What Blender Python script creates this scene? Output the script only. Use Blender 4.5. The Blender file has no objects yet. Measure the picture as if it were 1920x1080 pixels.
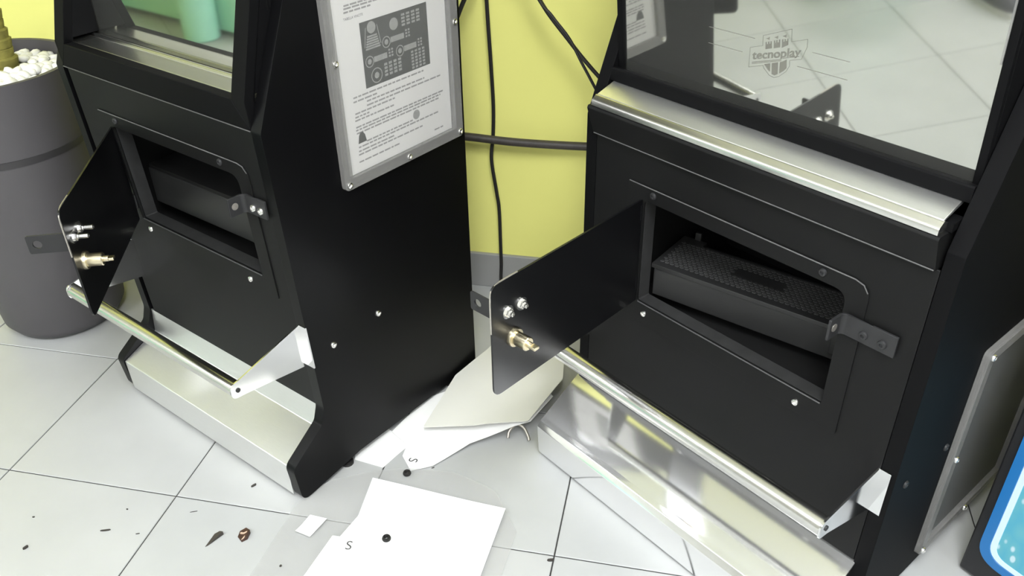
import bpy, bmesh, math, random
from mathutils import Vector, Matrix
from mathutils.geometry import tessellate_polygon
random.seed(7)
PI = math.pi
scene = bpy.context.scene
COL = scene.collection

# ------------------------------------------------------------------ camera
CAM_H, PITCH, ROLL, FPX = 1.32, .5747, .0202, 1596.0
fw = Vector((0, math.cos(PITCH), -math.sin(PITCH))); rt0 = Vector((1, 0, 0)); dn0 = fw.cross(rt0)
rt = math.cos(ROLL)*rt0 + math.sin(ROLL)*dn0
dn = -math.sin(ROLL)*rt0 + math.cos(ROLL)*dn0
cd = bpy.data.cameras.new('camera'); cam = bpy.data.objects.new('camera', cd); COL.objects.link(cam)
cam.matrix_world = Matrix(((rt.x, -dn.x, -fw.x, 0), (rt.y, -dn.y, -fw.y, 0), (rt.z, -dn.z, -fw.z, CAM_H), (0, 0, 0, 1)))
cd.sensor_width = 36; cd.lens = FPX/1920*36; cd.clip_start = .02
scene.camera = cam

# ------------------------------------------------------------------ world, lights, exposure
w = bpy.data.worlds.new('world'); scene.world = w; w.use_nodes = True
w.node_tree.nodes['Background'].inputs[0].default_value = (.9, .95, 1, 1)
w.node_tree.nodes['Background'].inputs[1].default_value = .3
TY = -.21907                                     # direction of the tile grid and of the walls
TA = Vector((math.cos(TY), math.sin(TY), 0)); TB = Vector((-TA.y, TA.x, 0))
def room(a, b, z=0): return TA*a + TB*b + Vector((0, 0, z))
CEIL = 2.7
LAMPS = [(.15, -.15, 66), (-1.9, -.7, 20), (1.9, -1.0, 20), (-1.9, -2.3, 26), (.3, -2.2, 28), (-4.2, -.3, 40)]
HANG = CEIL-.28                                  # lamps hung low; the upward half is added to brighten the ceiling
for a, b, e in LAMPS:
    for k, dz, rx in ((1.0, -.045, 0), (.55, .012, PI)):  # first light shines down, second is the added one facing the ceiling
        ld = bpy.data.lights.new('unseen_lamp_light', 'AREA'); ld.shape = 'RECTANGLE'; ld.size = .56; ld.size_y = 1.16
        ld.energy = e*k; ld.color = (.95, .975, 1)
        lo = bpy.data.objects.new('unseen_lamp_light', ld); COL.objects.link(lo)
        lo.location = room(a, b, HANG+dz); lo.rotation_euler = (rx, 0, TY)
vs = scene.view_settings
vs.view_transform = 'Standard'; vs.look = 'None'; vs.gamma = 1; vs.use_curve_mapping = False
vs.exposure = .07

# ------------------------------------------------------------------ materials
def mat(name, col, rough=.5, metal=0, spec=.5, noise=0, scale=40, bump=0, bscale=300, stretch=None, alpha=1, emit=None, estr=0, trans=0, coat=0):
    m = bpy.data.materials.new(name); m.use_nodes = True; nt = m.node_tree; b = nt.nodes['Principled BSDF']
    b.inputs['Base Color'].default_value = (*col, 1); b.inputs['Roughness'].default_value = rough
    b.inputs['Metallic'].default_value = metal; b.inputs['Specular IOR Level'].default_value = spec
    b.inputs['Alpha'].default_value = alpha; b.inputs['Transmission Weight'].default_value = trans; b.inputs['Coat Weight'].default_value = coat
    if emit: b.inputs['Emission Color'].default_value = (*emit, 1); b.inputs['Emission Strength'].default_value = estr
    tc = nt.nodes.new('ShaderNodeTexCoord'); mp = nt.nodes.new('ShaderNodeMapping')
    nt.links.new(tc.outputs['Object'], mp.inputs[0])
    if stretch: mp.inputs['Scale'].default_value = stretch
    n = nt.nodes.new('ShaderNodeTexNoise'); n.inputs['Scale'].default_value = scale; n.inputs['Detail'].default_value = 4
    nt.links.new(mp.outputs[0], n.inputs['Vector'])
    r = nt.nodes.new('ShaderNodeMapRange'); r.inputs['To Min'].default_value = 1-noise; r.inputs['To Max'].default_value = 1+noise
    nt.links.new(n.outputs['Fac'], r.inputs['Value'])
    mx = nt.nodes.new('ShaderNodeMix'); mx.data_type = 'RGBA'; mx.blend_type = 'MULTIPLY'; mx.inputs['Factor'].default_value = 1
    mx.inputs['A'].default_value = (*col, 1); nt.links.new(r.outputs[0], mx.inputs['B']); nt.links.new(mx.outputs['Result'], b.inputs['Base Color'])
    if bump:
        n2 = nt.nodes.new('ShaderNodeTexNoise'); n2.inputs['Scale'].default_value = bscale; nt.links.new(mp.outputs[0], n2.inputs['Vector'])
        bp = nt.nodes.new('ShaderNodeBump'); bp.inputs['Strength'].default_value = bump; bp.inputs['Distance'].default_value = .001
        nt.links.new(n2.outputs['Fac'], bp.inputs['Height']); nt.links.new(bp.outputs[0], b.inputs['Normal'])
    return m
M = {}
M['tile'] = mat('floor_tile', (.415, .422, .42), .38, noise=.10, scale=7, bump=.05, bscale=60)
M['tile2'] = mat('floor_tile_paler', (.43, .435, .432), .4, noise=.10, scale=6, bump=.05, bscale=60)
M['grout'] = mat('dark_grout', (.035, .035, .033), .9, noise=.4, scale=30)
M['yellow'] = mat('yellow_wall_paint', (.88, .86, .255), .75, noise=.05, scale=2.2, bump=.15, bscale=120)
M['cream'] = mat('pale_wall_paint', (.62, .615, .58), .8, noise=.05, scale=2.2)
M['base'] = mat('grey_baseboard', (.30, .30, .29), .5, noise=.12, scale=9)
M['ceil'] = mat('white_ceiling', (.88, .88, .87), .9, noise=.03)
M['black'] = mat('black_powder_coat', (.0045, .0045, .0046), .56, spec=.2, noise=.12, scale=8, bump=.12, bscale=900)
M['blackside'] = mat('black_satin_laminate', (.0026, .0026, .0030), .66, spec=.10, noise=.15, scale=5, bump=.06, bscale=700)
M['glossside'] = mat('black_semi_gloss_laminate', (.0022, .0022, .0026), .40, spec=.16, noise=.15, scale=5, bump=.06, bscale=700)
M['blackbox'] = mat('black_cavity_metal', (.006, .006, .006), .6, spec=.3)
M['blackdoor'] = mat('black_enamelled_steel', (.003, .003, .0035), .33, spec=.42, noise=.1, scale=12)
M['edgelight'] = mat('worn_edge_highlight', (.075, .075, .074), .4, spec=.5, noise=.4, scale=90)  # paler paint standing for light caught along worn black edges
M['flange'] = mat('worn_lit_black_flange', (.026, .026, .026), .45, spec=.35, noise=.35, scale=50)  # black flange coloured paler for the light on its worn lip
M['edge'] = mat('black_edge_band', (.022, .022, .023), .5, spec=.3, noise=.1)
M['brush'] = mat('brushed_steel', (.78, .78, .77), .33, .94, noise=.08, scale=60, stretch=(1, 40, 40), bump=.08, bscale=90)
M['polish'] = mat('polished_steel', (.80, .80, .80), .12, 1, noise=.04, scale=8, bump=.02, bscale=9)
M['step'] = mat('hazy_polished_steel', (.88, .88, .88), .10, .88, noise=.04, scale=8)
M['chrome'] = mat('chrome_bar', (.70, .69, .67), .22, 1, noise=.04, scale=10)
M['mirror'] = mat('dark_screen_glass', (.55, .555, .515), .035, .95, noise=.02, scale=4)
M['satin'] = mat('satin_steel', (.72, .71, .69), .26, 1, noise=.05, scale=60, stretch=(1, 40, 40))
M['worn'] = mat('worn_bare_metal', (.45, .42, .38), .4, .8, noise=.3, scale=120)
M['zinc'] = mat('zinc_screw', (.75, .74, .72), .25, 1, noise=.05)
M['brass'] = mat('nickel_brass_lock', (.72, .64, .46), .28, 1, noise=.08)
M['socket'] = mat('dark_socket', (.02, .02, .02), .6)
M['paper'] = mat('white_paper', (.86, .86, .85), .75, noise=.02, scale=12)
M['paperdim'] = mat('aged_paper', (.48, .47, .455), .75, noise=.04, scale=9)
M['print'] = mat('grey_print', (.20, .195, .19), .8, noise=.2, scale=300)
M['ink'] = mat('black_ink', (.05, .05, .05), .7)
M['photo'] = mat('dark_printed_picture', (.035, .037, .033), .55, noise=.3, scale=40)
M['photo2'] = mat('grey_printed_shape', (.20, .20, .19), .6, noise=.3, scale=200)
M['acryl'] = mat('clear_acrylic', (.27, .265, .255), .12, spec=.6, alpha=.5, noise=.05)
M['backing'] = mat('dull_grey_backing', (.04, .042, .039), .5, noise=.15, scale=8)
M['pane'] = mat('clear_acrylic_pane', (.9, .9, .9), .06, spec=.5, alpha=.04)
M['film'] = mat('clear_plastic_film', (.60, .60, .59), .25, spec=.35, alpha=.22, noise=.05, scale=6)
M['milky'] = mat('milky_plastic_sheet', (.75, .745, .69), .32, spec=.5, alpha=.93, noise=.05, scale=5)
M['rubber'] = mat('black_rubber', (.012, .011, .011), .55, noise=.2)
M['hose'] = mat('dark_corrugated_hose', (.045, .038, .034), .5, noise=.35, scale=60, bump=.4, bscale=200)
M['pot'] = mat('grey_plastic_pot', (.078, .073, .078), .55, noise=.08, scale=6, bump=.08, bscale=300)
M['potband'] = mat('dark_pot_band', (.035, .033, .035), .5)
M['soil'] = mat('dark_soil', (.04, .03, .025), .95, noise=.4, scale=60, bump=.6, bscale=80)
M['pebble'] = mat('white_pebble', (.86, .85, .82), .6, noise=.05, scale=60)
M['trunk'] = mat('fibrous_trunk', (.22, .20, .045), .85, noise=.7, scale=45, bump=.6, bscale=120)
M['leaf'] = mat('yellow_green_leaf', (.20, .22, .03), .5, noise=.3, scale=20)
M['patt'] = mat('embossed_black_plastic', (.045, .045, .045), .65, noise=.1)
M['patt2'] = mat('glossy_black_plastic', (.012, .012, .012), .35)
M['plastic'] = mat('black_box_plastic', (.020, .020, .020), .42, noise=.12, scale=20)
M['mint'] = mat('mint_plastic', (.42, .84, .68), .35, noise=.04)
M['shoe'] = mat('grey_suede', (.07, .07, .085), .8, noise=.2)
M['sole'] = mat('white_rubber_sole', (.6, .6, .6), .6)
M['brown'] = mat('brown_shell', (.05, .022, .014), .5, noise=.5, scale=120)
M['tan'] = mat('pale_shell_edge', (.55, .4, .3), .7, noise=.3, scale=90)
M['crumb'] = mat('dark_crumb', (.04, .035, .03), .8, noise=.4)
M['logo'] = mat('etched_grey_logo', (.17, .165, .14), .5, alpha=.62)
M['logoline'] = mat('etched_pale_line', (.22, .21, .19), .5, alpha=.7)
M['lamp'] = mat('lit_diffuser', (.9, .9, .9), .6, emit=(.95, .975, 1), estr=2.0)
M['kiosk'] = mat('black_kiosk_shell', (.010, .010, .011), .45, noise=.1)
M['blue'] = mat('backlit_blue_border', (.01, .05, .12), .3, emit=(.008, .16, .46), estr=.75)
M['white_lit'] = mat('backlit_white_line', (.2, .25, .3), .3, emit=(.62, .8, 1), estr=.75)
M['dkblue'] = mat('backlit_navy_shape', (.02, .03, .2), .3, emit=(.012, .03, .25), estr=.5)
def lit_water():
    m = bpy.data.materials.new('backlit_cyan_water_picture'); m.use_nodes = True; nt = m.node_tree; b = nt.nodes['Principled BSDF']
    tc = nt.nodes.new('ShaderNodeTexCoord'); v = nt.nodes.new('ShaderNodeTexVoronoi'); v.inputs['Scale'].default_value = 46
    mp = nt.nodes.new('ShaderNodeMapping'); mp.inputs['Scale'].default_value = (1, 1, .55); mp.inputs['Rotation'].default_value = (0, .3, 0)
    nt.links.new(tc.outputs['Object'], mp.inputs[0]); nt.links.new(mp.outputs[0], v.inputs['Vector'])
    cr = nt.nodes.new('ShaderNodeValToRGB'); e = cr.color_ramp.elements
    e[0].position = .15; e[0].color = (.75, .93, 1, 1); e[1].position = .24; e[1].color = (.13, .50, .60, 1)
    e2 = e.new(.7); e2.color = (.08, .44, .62, 1)
    nt.links.new(v.outputs['Distance'], cr.inputs[0]); b.inputs['Base Color'].default_value = (.03, .10, .12, 1); nt.links.new(cr.outputs[0], b.inputs['Emission Color'])
    b.inputs['Emission Strength'].default_value = .72; b.inputs['Roughness'].default_value = .25
    return m
M['water'] = lit_water()

# ------------------------------------------------------------------ helpers
def tag(o, label=None, cat=None, group=None, kind=None):
    if label: o['label'] = label
    if cat: o['category'] = cat
    if group: o['group'] = group
    if kind: o['kind'] = kind
    return o
def empty(name, loc, rz=0):
    o = bpy.data.objects.new(name, None); COL.objects.link(o); o.location = loc; o.rotation_euler = (0, 0, rz)
    o.empty_display_size = .05; return o
def link(name, me, parent=None, loc=None, rot=None):
    o = bpy.data.objects.new(name, me); COL.objects.link(o)
    if parent: o.parent = parent
    if loc is not None: o.location = loc
    if rot is not None: o.rotation_euler = rot
    return o
def mk(V, F, m, warp=None, smooth=35):
    if warp: V = [warp(Vector(v)) for v in V]
    me = bpy.data.meshes.new('mesh'); me.from_pydata([tuple(v) for v in V], [], F)
    bm = bmesh.new(); bm.from_mesh(me); bmesh.ops.remove_doubles(bm, verts=bm.verts, dist=1e-6)
    bmesh.ops.recalc_face_normals(bm, faces=bm.faces); bm.to_mesh(me); bm.free()
    me.materials.append(M[m] if isinstance(m, str) else m)
    if smooth:
        me.shade_smooth(); me.set_sharp_from_angle(angle=math.radians(smooth))
    return me
def mesh(name, V, F, m, parent=None, warp=None, bevel=0, seg=2, smooth=35, loc=None, rot=None):
    o = link(name, mk(V, F, m, warp, smooth), parent, loc, rot)
    if bevel:
        b = o.modifiers.new('bevel', 'BEVEL'); b.width = bevel; b.segments = seg; b.limit_method = 'ANGLE'; b.angle_limit = math.radians(40)
    return o
def boxVF(x0, x1, y0, y1, z0, z1):
    V = [(x, y, z) for z in (z0, z1) for y in (y0, y1) for x in (x0, x1)]
    return V, [(0, 2, 3, 1), (4, 5, 7, 6), (0, 1, 5, 4), (2, 6, 7, 3), (0, 4, 6, 2), (1, 3, 7, 5)]
def box(name, x0, x1, y0, y1, z0, z1, m, parent=None, bevel=.0015, **k):
    V, F = boxVF(x0, x1, y0, y1, z0, z1); return mesh(name, V, F, m, parent, bevel=bevel, **k)
def merge(*parts):
    V, F = [], []
    for v, f in parts:
        n = len(V); V += list(v); F += [tuple(i+n for i in q) for q in f]
    return V, F
def ax(axis, p, a):
    return {'x': (a, p[0], p[1]), 'y': (p[0], a, p[1]), 'z': (p[0], p[1], a)}[axis]
def prismVF(pts, axis, a0, a1, holes=()):
    loops = [list(pts)] + [list(h) for h in holes]
    flat = [p for l in loops for p in l]; n = len(flat)
    tris = tessellate_polygon([[Vector((p[0], p[1], 0)) for p in l] for l in loops])
    V = [ax(axis, p, a0) for p in flat] + [ax(axis, p, a1) for p in flat]
    F = [tuple(t) for t in tris] + [tuple(i+n for i in t) for t in tris]
    s = 0
    for l in loops:
        k = len(l)
        for i in range(k):
            j = (i+1) % k; F.append((s+i, s+j, s+j+n, s+i+n))
        s += k
    return V, F
def prism(name, pts, axis, a0, a1, m, parent=None, holes=(), **k):
    V, F = prismVF(pts, axis, a0, a1, holes); return mesh(name, V, F, m, parent, **k)
def rp(pts, r, n=5):
    """polygon with rounded corners; r a number or one per corner"""
    out = []; N = len(pts)
    for i in range(N):
        p = Vector(pts[i]); a = Vector(pts[i-1]); b = Vector(pts[(i+1) % N]); ri = r[i] if isinstance(r, (list, tuple)) else r
        if ri <= 0: out.append(tuple(p)); continue
        da = (a-p); db = (b-p); la, lb = da.length, db.length; da /= la; db /= lb
        half = math.acos(max(-1, min(1, da.dot(db))))/2
        t = min(ri/math.tan(half), la*.49, lb*.49)
        p0, p1 = p+da*t, p+db*t
        for q in range(n+1):
            u = q/n; out.append(tuple((1-u)**2*p0 + 2*u*(1-u)*p + u*u*p1))
    return out
def rrect(x0, x1, z0, z1, r, n=5): return rp([(x0, z0), (x1, z0), (x1, z1), (x0, z1)], r, n)
def tubeVF(path, r, n=10, caps=True):
    path = [Vector(p) for p in path]; V, F = [], []
    up = Vector((0, 0, 1)); pr = None
    for i, p in enumerate(path):
        t = (path[min(i+1, len(path)-1)]-path[max(i-1, 0)]).normalized()
        if pr is None:
            pr = t.cross(up if abs(t.z) < .9 else Vector((1, 0, 0))).normalized()
        pr = (pr - t*pr.dot(t)).normalized(); q = t.cross(pr); ri = r[i] if isinstance(r, (list, tuple)) else r
        V += [p + (pr*math.cos(2*PI*k/n)+q*math.sin(2*PI*k/n))*ri for k in range(n)]
    for i in range(len(path)-1):
        for k in range(n):
            F.append((i*n+k, i*n+(k+1) % n, (i+1)*n+(k+1) % n, (i+1)*n+k))
    if caps: F.append(tuple(range(n))); F.append(tuple(range((len(path)-1)*n, len(path)*n)))
    return V, F
def smoothpath(pts, n=8):
    pts = [Vector(p) for p in pts]; out = []
    P = [2*pts[0]-pts[1]] + pts + [2*pts[-1]-pts[-2]]
    for i in range(1, len(P)-2):
        a, b, c, d = P[i-1:i+3]
        for k in range(n):
            t = k/n; out.append(.5*((2*b)+(c-a)*t+(2*a-5*b+4*c-d)*t*t+(3*b-a-3*c+d)*t**3))
    out.append(pts[-1]); return out
def tube(name, path, r, m, parent=None, n=12, **k):
    V, F = tubeVF(path, r, n); return mesh(name, V, F, m, parent, smooth=50, **k)
def latheVF(prof, n=24, axis='z'):
    V, F = [], []; k = len(prof)
    for i in range(n):
        a = 2*PI*i/n
        for r, h in prof:
            x, y = r*math.cos(a), r*math.sin(a)
            V.append({'z': (x, y, h), 'y': (x, h, y), 'x': (h, x, y)}[axis])
    for i in range(n):
        j = (i+1) % n
        for q in range(k-1): F.append((i*k+q, j*k+q, j*k+q+1, i*k+q+1))
    return V, F
def lathe(name, prof, m, parent=None, n=24, axis='z', **k):
    V, F = latheVF(prof, n, axis); return mesh(name, V, F, m, parent, **k)
def offs(V, d): return [tuple(Vector(v)+Vector(d)) for v in V]
def textmesh(s, size=1, bold=0):
    cu = bpy.data.curves.new('t', 'FONT'); cu.body = s; cu.size = size; cu.offset = bold
    o = bpy.data.objects.new('t', cu); COL.objects.link(o); dg = bpy.context.evaluated_depsgraph_get()
    me = o.evaluated_get(dg).to_mesh(); V = [v.co.copy() for v in me.vertices]; F = [tuple(p.vertices) for p in me.polygons]
    o.evaluated_get(dg).to_mesh_clear(); bpy.data.objects.remove(o); bpy.data.curves.remove(cu); return V, F

# screws: a domed head with a hexagonal socket, shared meshes (axis -y, +x and free)
def screw_meshes(axis, s):
    f = lambda prof: [(r, h*s) for r, h in prof]
    head = mk(*latheVF(f([(0, 0), (.0062, 0), (.0062, .0012), (.0052, .0034), (.003, .0042), (.0028, .0020), (0, .0020)]), 14, axis), 'zinc')
    dark = mk(*latheVF(f([(0, 0), (.0062, 0), (.0062, .0012), (.0052, .0030), (.0026, .0036), (.0024, .0020), (0, .0020)]), 14, axis), 'edge')
    return head, dark
SC_F, SC_FD = screw_meshes('y', -1); SC_R, SC_RD = screw_meshes('x', 1)
def screw(parent, x, y, z, me, s=1):
    o = link('screw', me, parent, (x, y, z)); o.scale = (s, s, s); return o

# ------------------------------------------------------------------ setting
BACK = 1.997; LEFT = -5.6; RIGHT = 2.7; FRONT = -2.9
def struct(o): o['kind'] = 'structure'; return o
def roombox(name, a0, a1, b0, b1, z0, z1, m, parent=None, bevel=0):
    V, F = boxVF(a0, a1, b0, b1, z0, z1)
    V = [room(*v) for v in V]
    return mesh(name, V, F, m, parent, bevel=bevel)
fl = struct(roombox('floor', LEFT, RIGHT, FRONT, BACK, -.06, -.0022, 'grout'))
TS = .40025; TO = Vector((-1.1014, 1.35186, 0)); oa, ob = TO.dot(TA), TO.dot(TB)
G = .0014
def tilemesh(a0, a1, b0, b1, m):
    V, F = boxVF(a0, a1, b0, b1, -.012, 0); me = mk(V, F, m, smooth=0)
    bm = bmesh.new(); bm.from_mesh(me)
    bmesh.ops.bevel(bm, geom=[e for e in bm.edges if e.verts[0].co.z > -.001 and e.verts[1].co.z > -.001], offset=.0010, segments=1, affect='EDGES')
    bm.to_mesh(me); bm.free(); return me
full = {k: tilemesh(G, TS-G, G, TS-G, k) for k in ('tile', 'tile2')}
i0, i1 = math.floor((LEFT-oa)/TS), math.ceil((RIGHT-oa)/TS); j0, j1 = math.floor((FRONT-ob)/TS), math.ceil((BACK-ob)/TS)
for i in range(i0, i1):
    for j in range(j0, j1):
        A, B = oa+i*TS, ob+j*TS; k = random.choice(('tile', 'tile2'))
        a0, a1, b0, b1 = max(A, LEFT)-A, min(A+TS, RIGHT)-A, max(B, FRONT)-B, min(B+TS, BACK)-B
        if a1-a0 < .02 or b1-b0 < .02: continue
        me = full[k] if (a1-a0 > TS-.001 and b1-b0 > TS-.001) else tilemesh(a0+G, a1-G, b0+G, b1-G, k)
        link('tile', me, fl, room(A, B), (0, 0, TY))
struct(roombox('ceiling', LEFT-.1, RIGHT+.1, FRONT-.1, BACK+.1, CEIL, CEIL+.08, 'ceil'))
struct(roombox('wall_back', LEFT-.1, RIGHT+.1, BACK, BACK+.1, -.06, CEIL, 'yellow'))
struct(roombox('wall_left', LEFT-.1, LEFT, FRONT, BACK, -.06, CEIL, 'cream'))
struct(roombox('wall_right', RIGHT, RIGHT+.1, FRONT, BACK, -.06, CEIL, 'cream'))
struct(roombox('wall_front', LEFT-.1, RIGHT+.1, FRONT-.1, FRONT, -.06, CEIL, 'cream'))
for nm, a in (('baseboard_back', (LEFT, RIGHT, BACK-.012, BACK)), ('baseboard_left', (LEFT, LEFT+.012, FRONT, BACK-.012)),
              ('baseboard_right', (RIGHT-.012, RIGHT, FRONT, BACK-.012)), ('baseboard_front', (LEFT+.012, RIGHT-.012, FRONT, FRONT+.012))):
    struct(roombox(nm, *a, 0, .107, 'base', bevel=.002))
where = ['above the gap before the two machines', 'before the left machine', 'before the blue kiosk', 'in the far corner to the left', 'at the middle of the rear wall', 'above the mint green bench']
for (a, b, e), wh in zip(LAMPS, where):
    t = empty('ceiling_lamp', room(a, b, HANG), TY); tag(t, 'unseen white rectangular lamp, hung low with an added upward light, '+wh, 'lamp', 'ceiling lamps')
    prism('lamp_housing', rrect(-.31, .31, -.61, .61, .01), 'z', -.04, 0, 'ceil', t, holes=[rrect(-.285, .285, -.585, .585, .01)])
    for wx, wy_ in ((-.25, -.5), (.25, -.5), (-.25, .5), (.25, .5)): tube('added_wire', [(wx*1.19, wy_*1.19, -.002), (wx*1.19, wy_*1.19, .2795)], .0015, 'worn', t, 6)  # added wires carrying the lowered housings
    box('diffuser', -.285, .285, -.585, .585, -.03, -.02, 'lamp', t, bevel=0)

# ------------------------------------------------------------------ the two gaming machines
R_YAW, L_YAW = math.radians(-50.5), math.radians(-38)
R_ORG = Vector((.14046, 1.43813, 0))
L_ORG = Vector((-.92006, 1.70924, 0)) + .035*Vector((math.cos(L_YAW), math.sin(L_YAW), 0))

def cash_door(root, hx, hy, ang, z0, length=.381, stud=.012):
    """steel door swung open about its left edge; inner face carries bolts and the lock"""
    h = .21
    d = prism('cash_door', rrect(0, length, 0, h, [.004, .018, .018, .004]), 'y', -.0035, 0, 'blackdoor', root, bevel=.0009,
              loc=(hx, hy, z0), rot=(0, 0, -ang))
    d['label'] = 'black steel door swung open, bolts and lock on its inner face'
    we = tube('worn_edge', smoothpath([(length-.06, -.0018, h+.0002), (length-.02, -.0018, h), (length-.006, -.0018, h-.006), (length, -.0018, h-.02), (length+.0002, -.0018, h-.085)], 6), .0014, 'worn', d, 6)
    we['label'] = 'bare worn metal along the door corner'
    bolt = merge(latheVF([(0, 0), (.0115, 0), (.0115, .0018), (0, .0018)], 18, 'y'),
                 latheVF([(.0, .0018), (.0078, .0018), (.0078, .0065), (.0062, .0075), (.0042, .0075), (.0042, stud), (.0026, stud+.001), (.0026, stud-.003), (0, stud-.003)], 6, 'y'))
    bm_ = mk(*bolt, 'zinc', smooth=25)
    for s, z in ((.346, .150), (.315, .150)):
        b = link('bolt', bm_, d, (s, 0, z)); b['label'] = 'bright zinc flange bolt'
    lk = lathe('lock', [(0, 0), (.0165, 0), (.0165, .003), (.0155, .006), (.0118, .006), (.0118, .030), (.0105, .0315), (.0055, .0315), (.0055, .040), (0, .040)], 'brass', d, 20, 'y', loc=(.333, 0, .096))
    lk['label'] = 'nickel plated cam lock barrel'
    box('lock_tongue', .3275, .3385, .040, .049, .0935, .0985, 'brass', d, bevel=.0008)
    # hasp on the outer face, standing square off the door
    hs = rp([(-.072, 0), (-.004, 0), (-.004, .034), (-.072, .034)], [.004, 0, 0, .004], 3)
    hole = [(-.056+.0075*math.cos(a*PI/6), .017+.0075*math.sin(a*PI/6)) for a in range(12)]
    V1 = prismVF(hs, 'x', .352, .3555, [hole]); V2 = boxVF(.300, .3555, -.0075, -.0035, 0, .034)
    V, F = merge(V1, V2); o = mesh('hasp', offs(V, (0, 0, .128)), F, 'edge', d, bevel=.0006)
    o['label'] = 'black hasp plate with a padlock hole'
    return d

def lower_front(root, W, z_bot, dz, warp, x_l, x_r, panel_top):
    op = rp([(.147, .43+dz), (.540, .43+dz), (.540, .640+dz), (.147, .640+dz)], [.004, .006, .022, .012])
    wq = (lambda z: warp(Vector((0, 0, z))).y) if warp else (lambda z: 0)
    fp = prism('front_panel', [(x_l, z_bot), (x_r, z_bot), (x_r, panel_top), (x_l, panel_top)], 'y', 0, .004, 'black', root, holes=[op], warp=warp, bevel=.001)
    prism('door_surround', rp([(.109, .388+dz), (.573, .388+dz), (.573, .666+dz), (.109, .666+dz)], [.005, .005, .026, .005]), 'y', -.0022, -.0001, 'black', root, holes=[op], warp=warp, bevel=.0010)
    ring = rp([(.1455, .4285+dz), (.5415, .4285+dz), (.5415, .6415+dz), (.1455, .6415+dz)], [.004, .006, .022, .012])
    prism('opening_flange', ring, 'y', .0045, .032, 'flange', root, holes=[op], warp=warp, bevel=.0005)
    wr = tube('edge_highlight', [(.112, wq(.667+dz)-.0022, .6662+dz), (.548, wq(.667+dz)-.0022, .6662+dz), (.562, wq(.66+dz)-.0022, .6625+dz), (.570, wq(.65+dz)-.0022, .652+dz)], .0011, 'edgelight', root, 6)  # pale strips paint the bright edge lines above and below the opening
    tube('edge_highlight', [(.150, wq(.43+dz)-.0022, .4302+dz), (.538, wq(.43+dz)-.0022, .4302+dz)], .0011, 'edgelight', root, 6)
    # steel cavity behind the opening
    x0, x1, y0, y1, z0, z1 = .10, .575, .034, .33, .405+dz, .675+dz; t = .003
    V, F = merge(boxVF(x0, x1, y1-t, y1, z0, z1), boxVF(x0, x0+t, y0, y1-t, z0, z1), boxVF(x1-t, x1, y0, y1-t, z0, z1),
                 boxVF(x0+t, x1-t, y0, y1-t, z0, z0+t), boxVF(x0+t, x1-t, y0, y1-t, z1-t, z1))
    mesh('cavity_lining', V, F, 'blackbox', root)
    wy = (lambda z: warp(Vector((0, 0, z))).y) if warp else (lambda z: 0)
    for x, z, me in ((.168, .655, SC_FD), (.498, .655, SC_FD), (.498, .408, SC_F), (.168, .411, SC_F)):
        screw(fp, x, wy(z+dz)-.0024, z+dz, me, 1.05)
    # hinge knuckles at the left edge of the opening
    for z in (.455, .60):
        tube('hinge', [(.142, wy(z+dz)-.004, z+dz), (.142, wy(z+dz)-.004, z+dz+.03)], .0042, 'blackdoor', root, 10)
    return wy

def foot_rail(root, xa, xb, y, z, r, wy, flange_dir, zt, zb, thick=.003):
    """chrome tube held by two flat triangular arms"""
    fr = tube('foot_bar', [(xa+.002, y, z), (xb-.002, y, z)], r, 'chrome', root, 28)
    fr['label'] = 'round chrome foot bar'
    for x, s in ((xa, -1), (xb, 1)):
        pts = rp([(0, zb), (0, zt), (y+.004, z+.019), (y-.017, z+.016), (y-.017, z-.014), (y+.008, z-.017)], [0, 0, .004, .012, .012, .004])
        V1 = prismVF(pts, 'x', x-thick/2, x+thick/2)
        yb = -.0008
        V2 = boxVF(min(x, x+s*.020), max(x, x+s*.020), yb-.003, yb, zb, zt)
        V, F = merge(V1, V2)
        a = mesh('foot_bar_arm', V, F, 'polish', root, warp=(lambda v: Vector((v.x, v.y+wy(v.z)*(1 if v.y > -.01 else .3), v.z))), bevel=.0006)
        a['label'] = 'flat polished steel arm'
        lathe('bolt', [(0, 0), (.0045, 0), (.0045, .0015), (0, .002)], 'socket', a, 12, 'x', loc=(x+thick/2, y, z))

# ---- right machine ------------------------------------------------
RM = empty('gaming_machine', R_ORG, R_YAW)
tag(RM, 'black gaming machine with mirror-like screen, open door and wide polished step, right foreground', 'gaming machine')
W = .68
side_R = [(.0, .012), (.60, .012), (.60, 1.62), (.22, 1.62), (.22, 1.30), (.0, .757)]
side_R = rp(side_R, [.01, .01, .02, .02, .03, .012], 4)
for x0, x1 in ((0, .025), (W-.025, W)):
    prism('side_panel', side_R, 'x', x0, x1, 'blackside', RM, bevel=.0025)
box('back_panel', .026, W-.026, .585, .599, .02, 1.6, 'blackside', RM)
box('top_panel', .026, W-.026, .23, .584, 1.60, 1.617, 'blackside', RM)
box('marquee_panel', .026, W-.026, .222, .236, 1.31, 1.599, 'black', RM)
box('base_plinth', .026, W-.026, .03, .584, .0, .10, 'blackbox', RM)
wyR = lower_front(RM, W, .165, 0, None, .026, W-.026, .728)
prism('apron', rp([(.03, .7285), (-.006, .7285), (-.0235, .779), (-.021, .7835), (.03, .7835)], [0, .002, .003, .001, 0], 3), 'x', .022, W-.030, 'black', RM, bevel=.0018)
ln = prism('ledge_nose', rp([(-.0215, .7845), (-.0215, .794), (-.0105, .8025), (-.001, .7975), (-.001, .7845)], [.001, .008, .004, 0, 0], 6), 'x', .030, W-.034, 'satin', RM)
tube('edge_highlight', [(.024, -.0063, .7288), (W-.032, -.0063, .7288)], .0012, 'edgelight', RM, 6)  # highlight along the apron's lower edge, painted as a thin pale strip
box('apron_core', .0262, W-.0262, .0, .028, .7845, .797, 'blackside', RM, bevel=0)
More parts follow.
